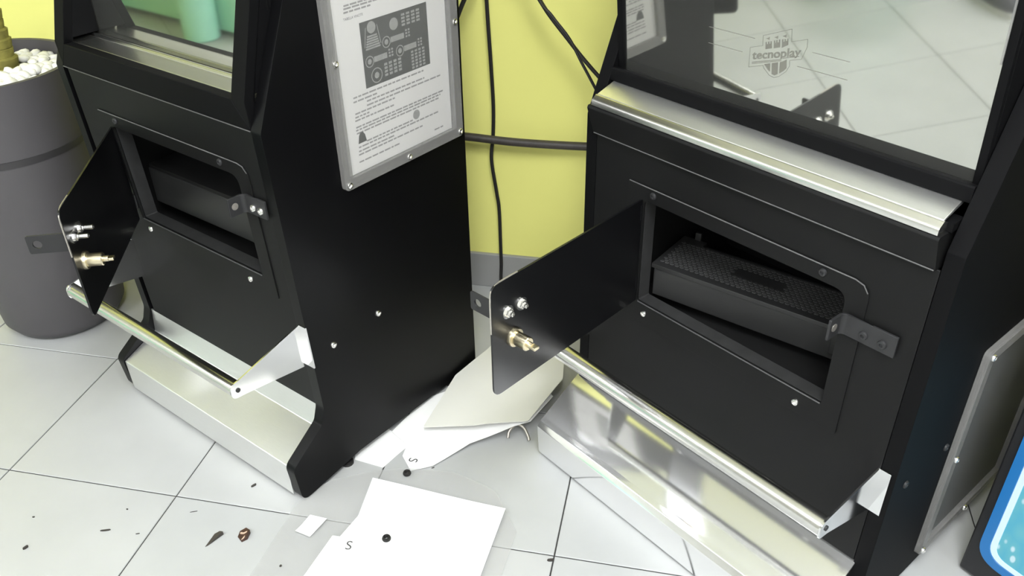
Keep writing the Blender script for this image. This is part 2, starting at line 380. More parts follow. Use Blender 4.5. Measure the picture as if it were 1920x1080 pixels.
ln['label'] = 'rounded polished steel nosing'
lp = prism('ledge_plate', [(-.0095, .799), (.045, .8125), (.045, .8158), (.029, .8158), (-.0095, .8025)], 'x', .032, W-.036, 'brush', RM, bevel=.0006)
lp['label'] = 'brushed steel ledge below the screen'
prism('screen_lip', rp([(.0285, .8163), (.0495, .8163), (.0495, .8345), (.031, .8395), (.0285, .837)], [.001, 0, 0, .002, .002], 3), 'x', .0255, W-.0255, 'blackside', RM)
# screen glass leans slightly towards the viewer
GT = math.atan(.112)
sg = mesh('screen', *boxVF(.040, W-.037, 0, .004, 0, .50), 'mirror', RM, bevel=.0006, loc=(0, .052, .823), rot=(GT, 0, 0))
sg['label'] = 'dark mirror-like screen glass with an etched logo'
def upperbody(name, x0, x1, root, yb, zb, h, back):
    pts = [(yb+.0045, zb-.002), (back, zb-.002), (back, zb+h), (yb-.112*h+.0045, zb+h)]
    return prism(name, pts, 'x', x0, x1, 'blackside', root, bevel=.001)
mesh('glass_edge', *boxVF(W-.0395, W-.037, -.0045, -.0002, .17, .50), 'acryl', RM, loc=(0, .052, .823), rot=(GT, 0, 0))
upperbody('screen_case', .0262, W-.0262, RM, .054, .823, .50, .30)
for x0, x1 in ((.0262, .040), (W-.037, W-.0262)):
    mesh('screen_bezel', *boxVF(x0, x1, -.003, .006, 0, .50), 'blackside', RM, bevel=.001, loc=(0, .051, .823), rot=(GT, 0, 0))
# etched logo on the glass: x along the glass, second number up the glass
def flat(pts, y=-.0004): 
    tr = tessellate_polygon([[Vector((p[0], p[1], 0)) for p in pts]]); return [(p[0], y, p[1]) for p in pts], [tuple(t) for t in tr]
def strip(pts, wd, closed=False, y=-.0004):
    V, F = [], []; n = len(pts)
    for i in range(n if closed else n-1):
        a = Vector(pts[i]); b = Vector(pts[(i+1) % n]); d = (b-a).normalized(); q = Vector((-d.y, d.x))*wd/2; e = d*wd*.3
        k = len(V); V += [(p.x, y, p.y) for p in (a-e-q, b+e-q, b+e+q, a-e+q)]; F.append((k, k+1, k+2, k+3))
    return V, F
outline = [(.2922, .1085), (.3134, .1161), (.3131, .1311), (.3591, .1505), (.3606, .1326), (.3853, .1416), (.3857, .1302), (.3789, .1114), (.3602, .1051), (.3607, .0964), (.3557, .0871), (.3447, .077), (.3369, .0731), (.3285, .0746), (.3184, .083), (.3165, .0867), (.2919, .0782)]
bits = [strip(outline, .0006, True)]
for a, b, wd in (((.2971, .0869), (.346, .1030), .0010), ((.2972, .0849), (.3462, .1012), .0010), ((.3488, .1054), (.3743, .1145), .0010)): bits.append(strip([a, b], wd))
for t in ([(.3186, .112), (.3179, .1225), (.3282, .1261), (.3292, .1158)], [(.3322, .1165), (.3316, .1278), (.3416, .1318), (.3425, .1202)], [(.3453, .120), (.3448, .1325), (.3549, .136), (.3554, .1267)]):
    A, B, C_, D = [Vector(p) for p in t]; top = lambda u, v: tuple((A+(D-A)*u)*(1-v)+(B+(C_-B)*u)*v)
    bits.append(flat([top(0, 0), top(1, 0), top(1, 1), top(.8, 1), top(.8, .68), top(.6, .68), top(.6, 1), top(.4, 1), top(.4, .68), top(.2, .68), top(.2, 1), top(0, 1)]))
for t in ([(.318, .1278), (.3242, .1316), (.3241, .1272)], [(.3321, .1327), (.3382, .1364), (.3377, .1317)], [(.3452, .1373), (.3512, .141), (.3512, .1365)]): bits.append(flat(t))
for t in ([(.3184, .0892), (.3283, .093), (.329, .0802), (.3247, .0828)], [(.3313, .094), (.3416, .0979), (.3424, .08), (.3376, .0768), (.3324, .0774)], [(.3445, .0986), (.3493, .1011), (.3553, .1052), (.3561, .0925), (.3517, .0869), (.3447, .0815)]): bits.append(flat(t))
o = mesh('logo_emblem', *merge(*bits), 'logo', sg, smooth=0); o['label'] = 'grey etched shield with three towers and a banner'
V, F = textmesh('tecnoplay', 1, .022)
xm = min(v.x for v in V); xM = max(v.x for v in V); sl = (.1146-.0914)/(.3742-.2967)
def place(v):
    u = (v.x-xm)/(xM-xm); x = .2967+u*.0805; return (x, -.0006, .0914+(x-.2967)*sl+v.y*.0182*(.95 if v.y < 0 else 1)*(.55 if v.y < 0 else 1))
o = mesh('logo_lettering', [place(v) for v in V], F, 'logo', sg, smooth=0); o['label'] = 'etched lettering of the logo'
for a, b in (((.2159, .1237), (.2988, .1237)), ((.2159, .0985), (.2785, .0985)), ((.3948, .1251), (.4520, .1251)), ((.3736, .0995), (.4518, .0995))):
    mesh('logo_line', *strip([a, b], .0008), 'logoline', sg, smooth=0)
cash_door(RM, .145, -.001, math.radians(83.3), .43)
foot_rail(RM, .03, W-.027, -.138, .345, .0165, wyR, 1, .376, .288)
# keeper for the hasp, right of the opening
def keeper(root, x0, z, wy, z_tab, ln=.088):
    y = wy(z)-.0024
    ya, t, r = y-.0005, .004, .012                        # strap bent square off the panel, padlock hole in the free leg
    o_ = [(x0+ln, ya), (x0+r, ya)] + [(x0+r-r*math.sin(q*PI/12), ya-r+r*math.cos(q*PI/12)) for q in range(1, 6)] + [(x0, ya-r), (x0, ya-.036)]
    ri = r-t
    i_ = [(x0+t, ya-.036), (x0+t, ya-r)] + [(x0+r-ri*math.cos(q*PI/12), ya-r+ri*math.sin(q*PI/12)) for q in range(1, 6)] + [(x0+r, ya-t), (x0+ln, ya-t)]
    V, F = prismVF(o_+i_, 'z', z-.018, z+.017)
    k = mesh('hasp_keeper', V, F, 'edge', root, bevel=.0006); k['label'] = 'black bent keeper bracket with two screws'
    for dx in (ln*.45, ln*.78): screw(k, x0+dx, y-.0045, z-.004, SC_F if z_tab else SC_FD, 1.15)
    lathe('keeper_hole', [(0, 0), (.0065, 0), (.0065, .0008), (0, .0008)], 'worn', k, 14, 'x', loc=(x0+t, ya-.024, z))
    return k
keeper(RM, .541, .592, wyR, False)
# polished step: curled nose, sloping top, short end plates
prof = rp([(-.112, .006), (-.116, .080), (-.108, .0925), (-.098, .098), (.010, .168), (.02, .168), (.02, .165), (.011, .165), (-.097, .0945), (-.104, .088), (-.1125, .079), (-.109, .006)], [0, .004, .008, .01, 0, 0, 0, 0, .01, .006, .004, 0], 5)
st = prism('step', prof, 'x', -.004, W-.022, 'step', RM); st['label'] = 'wide polished stainless steel step'
for x in (-.004, W-.025):
    prism('step_end_plate', [(-.108, .006), (-.111, .080), (-.098, .0935), (-.002, .156), (-.002, .006)], 'x', x, x+.003, 'polish', RM)
for y, z in ((.044, .331), (.173, .329)): screw(RM, W, y, z, SC_RD, 1.1)

# ---- left machine --------------------------------------------------
LM = empty('gaming_machine', L_ORG, L_YAW)
tag(LM, 'black gaming machine with screen, open door and foot step, beside the grey planter', 'gaming machine')
WL = .635
warpL = lambda v: Vector((v.x, v.y + .017-.0469*(v.z-.19), v.z))
side_L = [(-.074, .004), (.09, .022), (.484, .012), (.490, 1.62), (.20, 1.62), (.20, 1.27), (-.012, .789), (.015, .190), (.004, .158), (-.083, .098)]
side_L = rp(side_L, [.022, .01, .01, .02, .02, .03, .010, .035, .02, .022], 6)
for x0, x1 in ((0, .025), (WL-.025, WL)):
    prism('side_panel', side_L, 'x', x0, x1, 'glossside', LM, bevel=.005, seg=3)
box('back_panel', .026, WL-.026, .472, .486, .02, 1.6, 'blackside', LM)
box('top_panel', .026, WL-.026, .21, .471, 1.60, 1.617, 'blackside', LM)
box('marquee_panel', .026, WL-.026, .202, .216, 1.29, 1.599, 'black', LM)
wyL = lower_front(LM, WL, .19, .05, warpL, .040, WL-.0255, .786)
box('panel_gap', .0255, .0395, .020, .024, .19, .786, 'blackbox', LM, bevel=0, warp=warpL)
cash_door(LM, .140, -.003, math.radians(44), .477, .372, .024)
foot_rail(LM, .060, WL-.018, -.148, .342, .0145, wyL, 1, .398, .300)
keeper(LM, .545, .642, wyL, True, .062)
fs = prism('step', rp([(-.077, .012), (-.079, .093), (.012, .131), (.018, .190), (.021, .190), (.015, .128), (-.076, .0895), (-.074, .012)], [0, .003, .004, 0, 0, .003, .002, 0], 4), 'x', .0262, WL-.0262, 'brush', LM)
fs['label'] = 'brushed steel foot step between the side panels'
# picture-frame bezel with mitred corners
YB = lambda z: -.014+.30*(z-.838) if z > .838 else -.014+.06*(.838-z)
x0, x1, xi0, xi1 = .0262, WL-.0262, .060, WL-.060
def bez(pts, name):
    V = [(x, YB(z), z) for x, z in pts] + [(x, YB(z)+.02, z) for x, z in pts]; n = len(pts)
    F = [tuple(range(n)), tuple(range(n, 2*n))] + [(i, (i+1) % n, (i+1) % n+n, i+n) for i in range(n)]
    mesh(name, V, F, 'blackside', LM, bevel=.0015)
bez([(x0, .7885), (x1, .7885), (xi1, .838), (xi0, .838)], 'bezel_rail')
tube('edge_highlight', [(x0, YB(.7885)-.0005, .7882), (x1, YB(.7885)-.0005, .7882)], .0010, 'edgelight', LM, 6)  # painted highlight under the bottom rail
ZT, ZI = 1.10, 1.06
bez([(x1+.0003, .7885), (x1+.0003, .838), (x1+.0003, ZT), (xi1+.0003, ZI), (xi1+.0003, .838)], 'bezel_rail')
bez([(x0-.0003, .7885), (x0-.0003, .838), (x0-.0003, ZT), (xi0-.0003, ZI), (xi0-.0003, .838)], 'bezel_rail')
bez([(x0, ZT), (x1, ZT), (xi1, ZI+.0005), (xi0, ZI+.0005)], 'bezel_rail')
prism('header_panel', [(.068, ZT+.001), (.30, ZT+.001), (.30, 1.28), (.122, 1.28)], 'x', .0262, WL-.0262, 'black', LM, bevel=.002)
prism('ledge_plate', rp([(.0065, .830), (.0065, .838), (.045, .8395), (.045, .830)], [0, .001, 0, 0], 3), 'x', .0275, WL-.0275, 'satin', LM)
prism('ledge_front', [(-.0095, .830), (-.0095, .8375), (.0062, .838), (.0062, .830)], 'x', xi0+.001, xi1-.001, 'satin', LM)
rg = prism('ledge_ridge', rp([(.0455, .830), (.0455, .8405), (.050, .845), (.056, .8435), (.0605, .839), (.0605, .830)], [0, .001, .003, .003, .001, 0], 4), 'x', .0275, WL-.0275, 'chrome', LM)
sgl = mesh('screen', *boxVF(.030, WL-.030, .0635, .0675, .838, 1.075), 'mirror', LM, bevel=.0006)
sgl['label'] = 'dark mirror-like screen glass'
prism('screen_case', [(.0680, .832), (.30, .832), (.30, 1.098), (.068, 1.098)], 'x', .0262, WL-.0262, 'blackside', LM, bevel=.001)
for xa, xb in ((.0262, .0595), (WL-.0595, WL-.0262)): prism('bezel_cheek', [(.0070, .8460), (.0622, .8460), (.0622, 1.02)], 'x', xa, xb, 'blackside', LM)
for xa, xb in ((.0262, .0295), (WL-.0295, WL-.0262)): box('screen_edge', xa, xb, .0625, .0675, .838, 1.075, 'blackside', LM, bevel=.0005)
for y, z in ((.187, .330), (.063, .324)): screw(LM, WL, y, z, SC_R, 1.15)
for y in (.06, .40):
    for x in (.013, WL-.013): lathe('levelling_foot', [(0, 0), (.014, 0), (.014, .006), (.005, .008), (.005, .024), (0, .024)], 'rubber', LM, 12, loc=(x, y, 0))

# ---- cash boxes inside the openings (loose, lying askew)
def cash_box(org, yaw, loc, rz, L_, D, H, patt, label, lift=0):
    M_ = Matrix.Translation(org) @ Matrix.Rotation(yaw, 4, 'Z') @ Matrix.Translation(loc) @ Matrix.Rotation(rz, 4, 'Z')
    t = empty('cash_box', M_.translation, yaw+rz); tag(t, label, 'cash box')
    box('box_body', 0, L_, 0, D, lift, H-.008, 'plastic', t, bevel=.002)
    if lift: box('box_foot', .03, L_-.03, .05, D-.02, 0, lift-.0005, 'blackbox', t, bevel=.001)
    if patt:
        prism('box_lid', rp([(-.004, -.003), (L_+.004, -.003), (L_+.004, D), (L_-.035, D), (L_-.035, D-.018), (.045, D-.018), (.045, D), (-.004, D)], .002, 2), 'z', H-.008, H, 'plastic', t, bevel=.001)
        V, F = [], []; hr = .0048; row = 0; y = .016
        while y < D-.022:                      # raised lozenges moulded into the lid, too many to pick apart
            x = .008+(hr*1.05 if row % 2 else 0)
            while x < L_-.008:
                if not (.13 < x < .225 and .045 < y < .075):
                    p = [(x+hr*.93*math.cos(PI/3*k), y+hr*.8*math.sin(PI/3*k)) for k in range(6)]
                    n = len(V); V += [(a, b, H) for a, b in p]+[(x+(a-x)*.8, y+(b-y)*.8, H+.0005) for a, b in p]
                    F += [tuple(range(n+6, n+12))]+[(n+k, n+(k+1) % 6, n+(k+1) % 6+6, n+k+6) for k in range(6)]
                x += hr*2.1
            y += hr*1.45; row += 1
        o = mesh('lozenge_pattern', V, F, 'patt', t, smooth=0); o['kind'] = 'stuff'; o['label'] = 'rows of small raised lozenges on the lid'
        for x in (.02, L_-.028): box('lid_lug', x, x+.012, D-.004, D+.002, H+.0005, H+.016, 'plastic', t, bevel=.001)
        box('lid_latch', L_-.012, L_+.006, -.009, -.0035, H-.050, H+.004, 'plastic', t, bevel=.0015)
    else:
        prism('box_lid', rrect(.001, L_-.001, .002, D-.001, .004), 'z', H-.0078, H, 'blackbox', t, bevel=.001)
    return t
cash_box(R_ORG, R_YAW, (.152, .0345, .4318), math.radians(12.2), .350, .125, .067, True, 'black plastic cash box with lozenge-pattern lid askew in the right opening')
cash_box(L_ORG, L_YAW, (.140, .045, .4585), math.radians(1), .395, .15, .128, False, 'plain dark cash box inside the opening of the left machine', .042)

# ------------------------------------------------------------------ document frames on the machine sides
def doc_frame(org, yaw, xs, y0, z0, label, full):
    """A3 acrylic frame on the right side panel; local x out of the panel, y along it"""
    base = Matrix.Translation(org) @ Matrix.Rotation(yaw, 4, 'Z') @ Matrix.Translation((xs+.0003, y0, z0))
    t = empty('document_frame', base.translation, yaw); tag(t, label, 'document frame', 'acrylic document frames')
    Wf, Hf, e = .330, .462, .020
    r = prism('acrylic_rim', rrect(0, Wf, 0, Hf, .010), 'x', 0, .011, 'acryl', t, holes=[rrect(e, Wf-e, e, Hf-e, .002, 2)], bevel=.003, seg=3); r['label'] = 'clear acrylic rim'
    box('backing_sheet', .0002, .0012, e-.004, Wf-e+.004, e-.004, Hf-e+.004, 'acryl', t, bevel=0)
    if not full: box('dark_backing', .0014, .0022, e+.0005, Wf-e-.0005, e+.0005, Hf-e-.0005, 'backing', t, bevel=0)
    if full: pp = box('paper', .0014, .0022, e+.001, Wf-e-.005, e+.001, Hf-e-.001, 'paperdim', t, bevel=0); pp['label'] = 'A3 printed sheet'
    box('front_pane', .0085, .0100, e+.0005, Wf-e-.0005, e+.0005, Hf-e-.0005, 'pane', t, bevel=0)
    for y, z in ((.009, .011), (Wf-.010, .011), (.167, .010), (.012, .235), (Wf-.010, .235), (.012, Hf-.011), (Wf-.010, Hf-.011), (.167, Hf-.010)):
        screw(t, .011, y, z, SC_R, 1.0)
    if not full: return t
    X = .0024
    def q(ya, yb, za, zb, x=X): return [(x, ya, za), (x, yb, za), (x, yb, zb), (x, ya, zb)], [(0, 1, 2, 3)]
    def words(ya, yb, z, h=.0030):
        out = []; y = ya
        while y < yb-.003:
            l = min(random.uniform(.006, .018), yb-y); out.append(q(y, y+l, z-h/2, z+h/2)); y += l+.0022
        return out
    # printed lines: start, end, height measured on the sheet
    rows = [(.193, .277, .948), (.192, .285, .943), (.191, .259, .937), (.190, .373, .789), (.189, .25, .7815), (.221, .374, .7745), (.22, .419, .767), (.19, .291, .7595), (.189, .224, .753), (.188, .287, .747),
            (.188, .424, .7345), (.187, .416, .729), (.188, .41, .723), (.21, .333, .702), (.189, .408, .696), (.188, .284, .6885), (.187, .359, .682), (.186, .292, .668), (.392, .418, .662),
            (.193, .41, .965), (.193, .40, .971), (.193, .38, .983), (.193, .41, .989), (.193, .30, 1.0), (.193, .41, 1.012), (.193, .42, 1.018), (.193, .41, 1.03), (.22, .38, 1.05)]
    dy, dz = -.139, -.628
    V, F = merge(*[b for a, b_, z in rows for b in words(a+dy, b_+dy, z+dz)])
    o = mesh('printed_lines', V, F, 'print', pp, smooth=0); o['label'] = 'faint lines of small print'; o['kind'] = 'stuff'
    V, F = textmesh('TABELLA VINCITE', .0062)
    mesh('printed_heading', [(X, .189+dy+v.x*.92, .924+dz+v.y) for v in V], F, 'ink', pp, smooth=0)
    a0, b0 = .223+dy, .797+dz; pw, ph = .170, .116
    o = mesh('printed_picture', *q(a0, a0+pw, b0, b0+ph, X+.0001), 'photo', pp, smooth=0); o['label'] = 'dark printed picture of a pay table'
    Xp = X+.0003
    def disc(y, z, r, k=16): return [(Xp, y+r*math.cos(2*PI*i/k), z+r*math.sin(2*PI*i/k)) for i in range(k)], [tuple(range(k))]
    def ring(y, z, r, wd, k=18):
        V = [(Xp, y+rr*math.cos(2*PI*i/k), z+rr*math.sin(2*PI*i/k)) for rr in (r, r-wd) for i in range(k)]
        return V, [(i, (i+1) % k, (i+1) % k+k, i+k) for i in range(k)]
    B = [disc(.250+dy, .900+dz, .0105)]
    B += [q(.238+dy-i*.0012, .262+dy+i*.0012, .884+dz-i*.0042, .887+dz-i*.0042, Xp) for i in range(6)]
    for s in (-1, 1):
        B.append(([(Xp, .250+dy+s*.013, .902+dz), (Xp, .250+dy+s*.0145, .902+dz), (Xp, .250+dy+s*.0205, .868+dz), (Xp, .250+dy+s*.019, .868+dz)], [(0, 1, 2, 3)]))
    for (y, z, l) in ((.283, .866, .046), (.315, .842, .044), (.238, .842, .044)):
        B += [ring(y+dy, z+dz, .0105, .0018), disc(y+dy, z+dz, .005, 10), q(y+dy+.011, y+dy+.011+l*.75, z+dz-.004, z+dz+.006, Xp)]
        B += [q(y+dy+.015+l*.75+k*.007, y+dy+.0195+l*.75+k*.007, z+dz-.004+m_*.0055, z+dz-.0005+m_*.0055, Xp) for k in range(2) for m_ in range(3)]
    B += [disc(.305+dy, .893+dz, .011), ring(.252+dy, .814+dz, .014, .002), disc(.252+dy, .814+dz, .006, 10)]
    B += [q(.325+dy+k*.013, .334+dy+k*.013, .884+dz+m_*.006, .888+dz+m_*.006, Xp) for k in range(4) for m_ in range(4)]
    B += [q(.272+dy+k*.012, .280+dy+k*.012, .806+dz+m_*.0065, .8105+dz+m_*.0065, Xp) for k in range(4) for m_ in range(4)]
    B += [q(.343+dy+k*.010, .3495+dy+k*.010, .800+dz+m_*.006, .804+dz+m_*.006, Xp) for k in range(4) for m_ in range(6)]
    o = mesh('printed_symbols', *merge(*B), 'photo2', pp, smooth=0); o['kind'] = 'stuff'
    o = mesh('printed_ball', *disc(.344+dy, .710+dz, .0095), 'photo2', pp, smooth=0)
    o = mesh('printed_bell', [(Xp, .199+dy+a, .713+dz+b) for a, b in ((-.010, -.010), (.011, -.010), (.008, .004), (.003, .010), (-.003, .010), (-.007, .004))], [tuple(range(6))], 'photo', pp, smooth=0)
    return t
doc_frame(L_ORG, L_YAW, WL, .139, .628, 'clear acrylic frame with a printed A3 sheet on the left machine side', True)
doc_frame(R_ORG, R_YAW, W, .198, .050, 'clear acrylic frame low on the side of the right machine', False)

# ------------------------------------------------------------------ kiosk with a blue backlit picture, right edge
RU = Vector((math.cos(R_YAW), math.sin(R_YAW), 0)); RV = Vector((-RU.y, RU.x, 0))
KY = math.radians(-58)
KM = empty('arcade_kiosk', R_ORG + RU*.738 + RV*.262, KY)
tag(KM, 'black arcade kiosk with a backlit blue and cyan picture, at the right edge', 'arcade kiosk')
box('kiosk_body', 0, .62, .012, .5, .008, 1.25, 'kiosk', KM, bevel=.004)
prism('picture_border', rrect(.020, .60, .062, .46, .045, 8), 'y', .004, .0115, 'blue', KM, holes=[rrect(.037, .583, .079, .443, .034, 8)], bevel=.001)
prism('border_line', rrect(.037, .583, .079, .443, .034, 8), 'y', .006, .0115, 'white_lit', KM, holes=[rrect(.047, .573, .089, .433, .026, 8)])
prism('backlit_picture', rrect(.047, .573, .089, .433, .026, 8), 'y', .008, .0115, 'water', KM)
o = prism('picture_shape', rp([(.118, .222), (.20, .20), (.30, .24), (.26, .31), (.15, .275)], .03, 6), 'y', .0072, .0079, 'dkblue', KM); o['label'] = 'navy blue shape in the picture'
for x in (.05, .57):
    for y in (.06, .45): lathe('kiosk_foot', [(0, 0), (.02, 0), (.02, .0078), (0, .0078)], 'rubber', KM, 12, loc=(x, y, 0))

# ------------------------------------------------------------------ planter
PC = Vector((-1.232, 1.962, 0))
PT = empty('planter', PC); tag(PT, 'tall round grey plastic planter with a dark band, left edge', 'planter')
RZ = .700
rad = lambda z: .150+.058*z/RZ
lathe('pot_wall', [(0, .0), (.118, .0), (.136, .008), (rad(.04), .035), (rad(.2), .2), (rad(.45), .45), (rad(RZ), RZ), (rad(RZ)-.012, RZ), (rad(RZ)-.014, RZ-.06), (rad(RZ)-.03, RZ-.30), (0, RZ-.30)], 'pot', PT, 64)
lathe('pot_band', [(rad(.515)-.002, .509), (rad(.515)+.0016, .510), (rad(.527)+.0016, .526), (rad(.527)-.002, .527)], 'potband', PT, 64)
o = lathe('soil', [(0, RZ-.042), (.10, RZ-.044), (rad(RZ)-.0175, RZ-.052)], 'soil', PT, 40)
tr = empty('potted_palm', PC+Vector((.030, .048, RZ-.0415))); tag(tr, 'yellow-brown fibrous palm trunk with narrow leaves in the planter', 'plant')
prof = [(0, 0)]
for i in range(26):
    z = i*.022; r = (.033-.0004*i)*(1+.06*math.sin(i*2.3)); prof += [(r*.93, z+.001), (r, z+.012), (r*1.03, z+.019), (r*.92, z+.0215)]
prof += [(0, .58)]
lathe('trunk', prof, 'trunk', tr, 20)
lfm = None
for k in range(16):
    a = k*2.4; up_ = .35+.5*random.random(); Lf = random.uniform(.22, .30); V, F = [], []
    for i in range(9):
        t = i/8; rr = Lf*t*.75; z = .56+Lf*(up_*1.1*t-.75*t*t); wd = .016*math.sin(PI*min(1, .12+t*.88))+.001
        V += [(rr, -wd, z+.004*0), (rr, 0, z-.004), (rr, wd, z)]
    for i in range(8):
        for j in range(2): F.append((i*3+j, i*3+j+1, i*3+4+j, i*3+3+j))
    lo = mesh('leaf', V, F, 'leaf', tr, rot=(0, 0, a), smooth=60); s = lo.modifiers.new('thick', 'SOLIDIFY'); s.thickness = .0012
pm = []
for k in range(6):
    bm = bmesh.new(); bmesh.ops.create_icosphere(bm, subdivisions=2, radius=1)
    sx, sy, sz = random.uniform(.8, 1.25), random.uniform(.75, 1.1), random.uniform(.6, .85); ph = random.uniform(0, 9)
    for v in bm.verts:
        f = 1+.10*math.sin(3*v.co.x+ph)+.08*math.sin(4*v.co.y-ph)+.06*math.sin(5*v.co.z+2*ph); v.co = Vector((v.co.x*sx*f, v.co.y*sy*f, v.co.z*sz*f))
    me = bpy.data.meshes.new('pebble'); bm.to_mesh(me); bm.free(); me.materials.append(M['pebble']); me.shade_smooth(); pm.append(me)
done = []; tries = 0
while len(done) < 150 and tries < 9000:
    tries += 1; a = random.uniform(0, 2*PI); r = math.sqrt(random.uniform(.003, .0315)); x, y = r*math.cos(a), r*math.sin(a)
    if any((x-p)**2+(y-q)**2 < .019**2 for p, q in done) or (x-.03)**2+(y-.048)**2 < .052**2: continue
    done.append((x, y)); s = random.uniform(.0125, .017)
    p = link('pebble', random.choice(pm), None, PC+Vector((x, y, RZ-.034+.014*(1-(r/.18)**2)+random.uniform(-.003, .006))), (random.uniform(-.5, .5), random.uniform(-.5, .5), random.uniform(0, 6)))
    p.scale = (s, s, s); tag(p, 'white rounded pebble covering the soil of the grey planter', 'pebble', 'white pebbles in the planter')

# ------------------------------------------------------------------ hose and cables at the back wall
wl = lambda x, off, z: Vector((x, (BACK-TB.x*x)/TB.y, z)) - TB*off     # point in front of the back wall
hp = smoothpath([wl(-.42, .035, .468), wl(-.25, .04, .472), wl(-.10, .045, .470), wl(.02, .043, .463), wl(.16, .040, .462), wl(.35, .035, .466), wl(.5, .035, .470)], 10)
V, F = tubeVF(hp, .0105, 14)
tag(mesh('hose', V, F, 'hose', smooth=50), 'dark grey hose running level across the yellow wall between the machines', 'hose')
def cable(pts, r, label):
    V, F = tubeVF(smoothpath(pts, 8), r, 8); tag(mesh('cable', V, F, 'rubber', smooth=60), label, 'cable')
cable([wl(-.05, .03, 1.25), wl(-.043, .025, 1.0), wl(-.039, .03, .807), wl(-.034, .028, .656), wl(-.033, .02, .548), wl(-.036, .019, .47), wl(-.040, .028, .404), wl(-.030, .025, .31), wl(-.025, .022, .25), wl(-.024, .02, .10), wl(-.02, .02, .006), wl(.05, .03, .005)], .0046, 'thin black cable hanging straight down the yellow wall behind the hose')
cable([wl(-.02, .09, 1.1), wl(.06, .10, .90), wl(.107, .11, .818), wl(.160, .115, .752), wl(.205, .12, .70), wl(.28, .12, .62), wl(.34, .1, .55)], .0046, 'black cable slanting down to the right machine, the thicker of the pair')
cable([wl(.0, .125, 1.1), wl(.09, .14, .865), wl(.131, .145, .808), wl(.170, .148, .76), wl(.203, .15, .700), wl(.26, .145, .60), wl(.33, .125, .5)], .0033, 'black cable slanting down to the right machine, the thinner of the pair')
cable([wl(.02, .04, 1.1), wl(-.04, .09, .90), wl(-.080, .09, .812), wl(-.102, .09, .765), wl(-.16, .08, .66), wl(-.25, .04, .58)], .0052, 'short black cable slanting down behind the left machine')

# ------------------------------------------------------------------ papers, films and litter on the floor
def sheet(name, pts, m, label, cat, z=.0006, curl=None, th=.0004, n=14, group=None):
    """a thin sheet cut to the outline pts, subdivided so that it can curl"""
    xs = [p[0] for p in pts]; ys = [p[1] for p in pts]
    V2, F2 = prismVF(pts, 'z', 0, 0); k = len(pts)
    bm = bmesh.new(); vs_ = [bm.verts.new((p[0], p[1], 0)) for p in pts]
    for t in tessellate_polygon([[Vector((p[0], p[1], 0)) for p in pts]]):
        try: bm.faces.new([vs_[i] for i in t])
        except ValueError: pass
    if curl:
        for q in range(1, n):
            for nrm, lo, hi in ((Vector((1, 0, 0)), min(xs), max(xs)), (Vector((0, 1, 0)), min(ys), max(ys))):
                co = nrm*(lo+(hi-lo)*q/n)
                bmesh.ops.bisect_plane(bm, geom=bm.verts[:]+bm.edges[:]+bm.faces[:], plane_co=co, plane_no=nrm)
    for v in bm.verts: v.co.z = z + (curl(v.co.x, v.co.y) if curl else 0)
    bmesh.ops.recalc_face_normals(bm, faces=bm.faces)
    me = bpy.data.meshes.new('sheet'); bm.to_mesh(me); bm.free(); me.materials.append(M[m]); me.shade_smooth()
    cnt = {}
    for p in me.polygons:
        for ek in p.edge_keys: cnt[ek] = cnt.get(ek, 0)+1
    for ed in me.edges:
        if cnt.get(tuple(sorted(ed.vertices)), 0) == 1: ed.use_edge_sharp = True
    if not curl: me.shade_flat()
    o = link(name, me); s = o.modifiers.new('thick', 'SOLIDIFY'); s.thickness = th; s.offset = 1
    return tag(o, label, cat, group)
def letterS(parent, x, y, z, ang, size):
    V, F = textmesh('S', size); c, s = math.cos(ang), math.sin(ang); cx = sum(v.x for v in V)/len(V); cy = sum(v.y for v in V)/len(V)
    o = mesh('printed_letter', [(x+(v.x-cx)*c-(v.y-cy)*s, y+(v.x-cx)*s+(v.y-cy)*c, z) for v in V], F, 'ink', parent, smooth=0); o['label'] = 'printed letter S'
film = rp([(-.56, .86), (-.504, 1.058), (-.452, 1.238), (-.392, 1.294), (-.305, 1.321), (-.232, 1.325), (-.133, 1.313), (-.042, 1.256), (.0, 1.15), (-.035, 1.03), (-.09, .84)], [.01, .0, .02, .02, .03, .03, .03, .04, .02, 0, .01], 4)
sheet('plastic_film', film, 'film', 'large clear curved plastic film on the tiles beneath the white sheets', 'plastic film', .0012, lambda x, y: .004*max(0, math.sin((y-1.2)*14))+.002*math.sin(x*20)**2, .0008, 12)
s1 = sheet('paper_sheet', [(-.302, 1.294), (-.022, 1.203), (-.0805, 1.003), (-.368, 1.098), (-.348, 1.135), (-.318, 1.190)], 'paper', 'blank white A4 sheet with a black grommet lying on it', 'paper', .0105, lambda x, y: .0015*math.sin(x*16), .0004, 10)
s2 = sheet('paper_sheet', [(-.361, 1.139), (-.30, 1.127), (-.15, 1.08), (-.20, .87), (-.445, .93)], 'paper', 'white sheet with a letter S at its corner, nearest the camera', 'paper', .0135, None, .0004)
letterS(s2, -.325, 1.114, .01402, math.radians(-6), .030)
lb = sheet('paper_label', [(-.417, 1.199), (-.381, 1.188), (-.407, 1.142), (-.439, 1.158), (-.43, 1.172)], 'paper', 'small white torn label on the clear film', 'paper label', .0075, None, .0005)
def grommet(x, y, z, r, label, cat='grommet'):
    V, F = latheVF([(r*.35, 0), (r, 0), (r*1.05, r*.25), (r*.9, r*.65), (r*.5, r*.72), (r*.35, r*.5), (r*.35, 0)], 18); tag(mesh('grommet', V, F, 'rubber', loc=(x, y, z)), label, cat)
grommet(-.254, 1.128, .0135, .0085, 'small black rubber grommet lying on the white A4 sheet')
grommet(-.231, 1.307, .0085, .0085, 'small black ring on the far edge of the clear film')
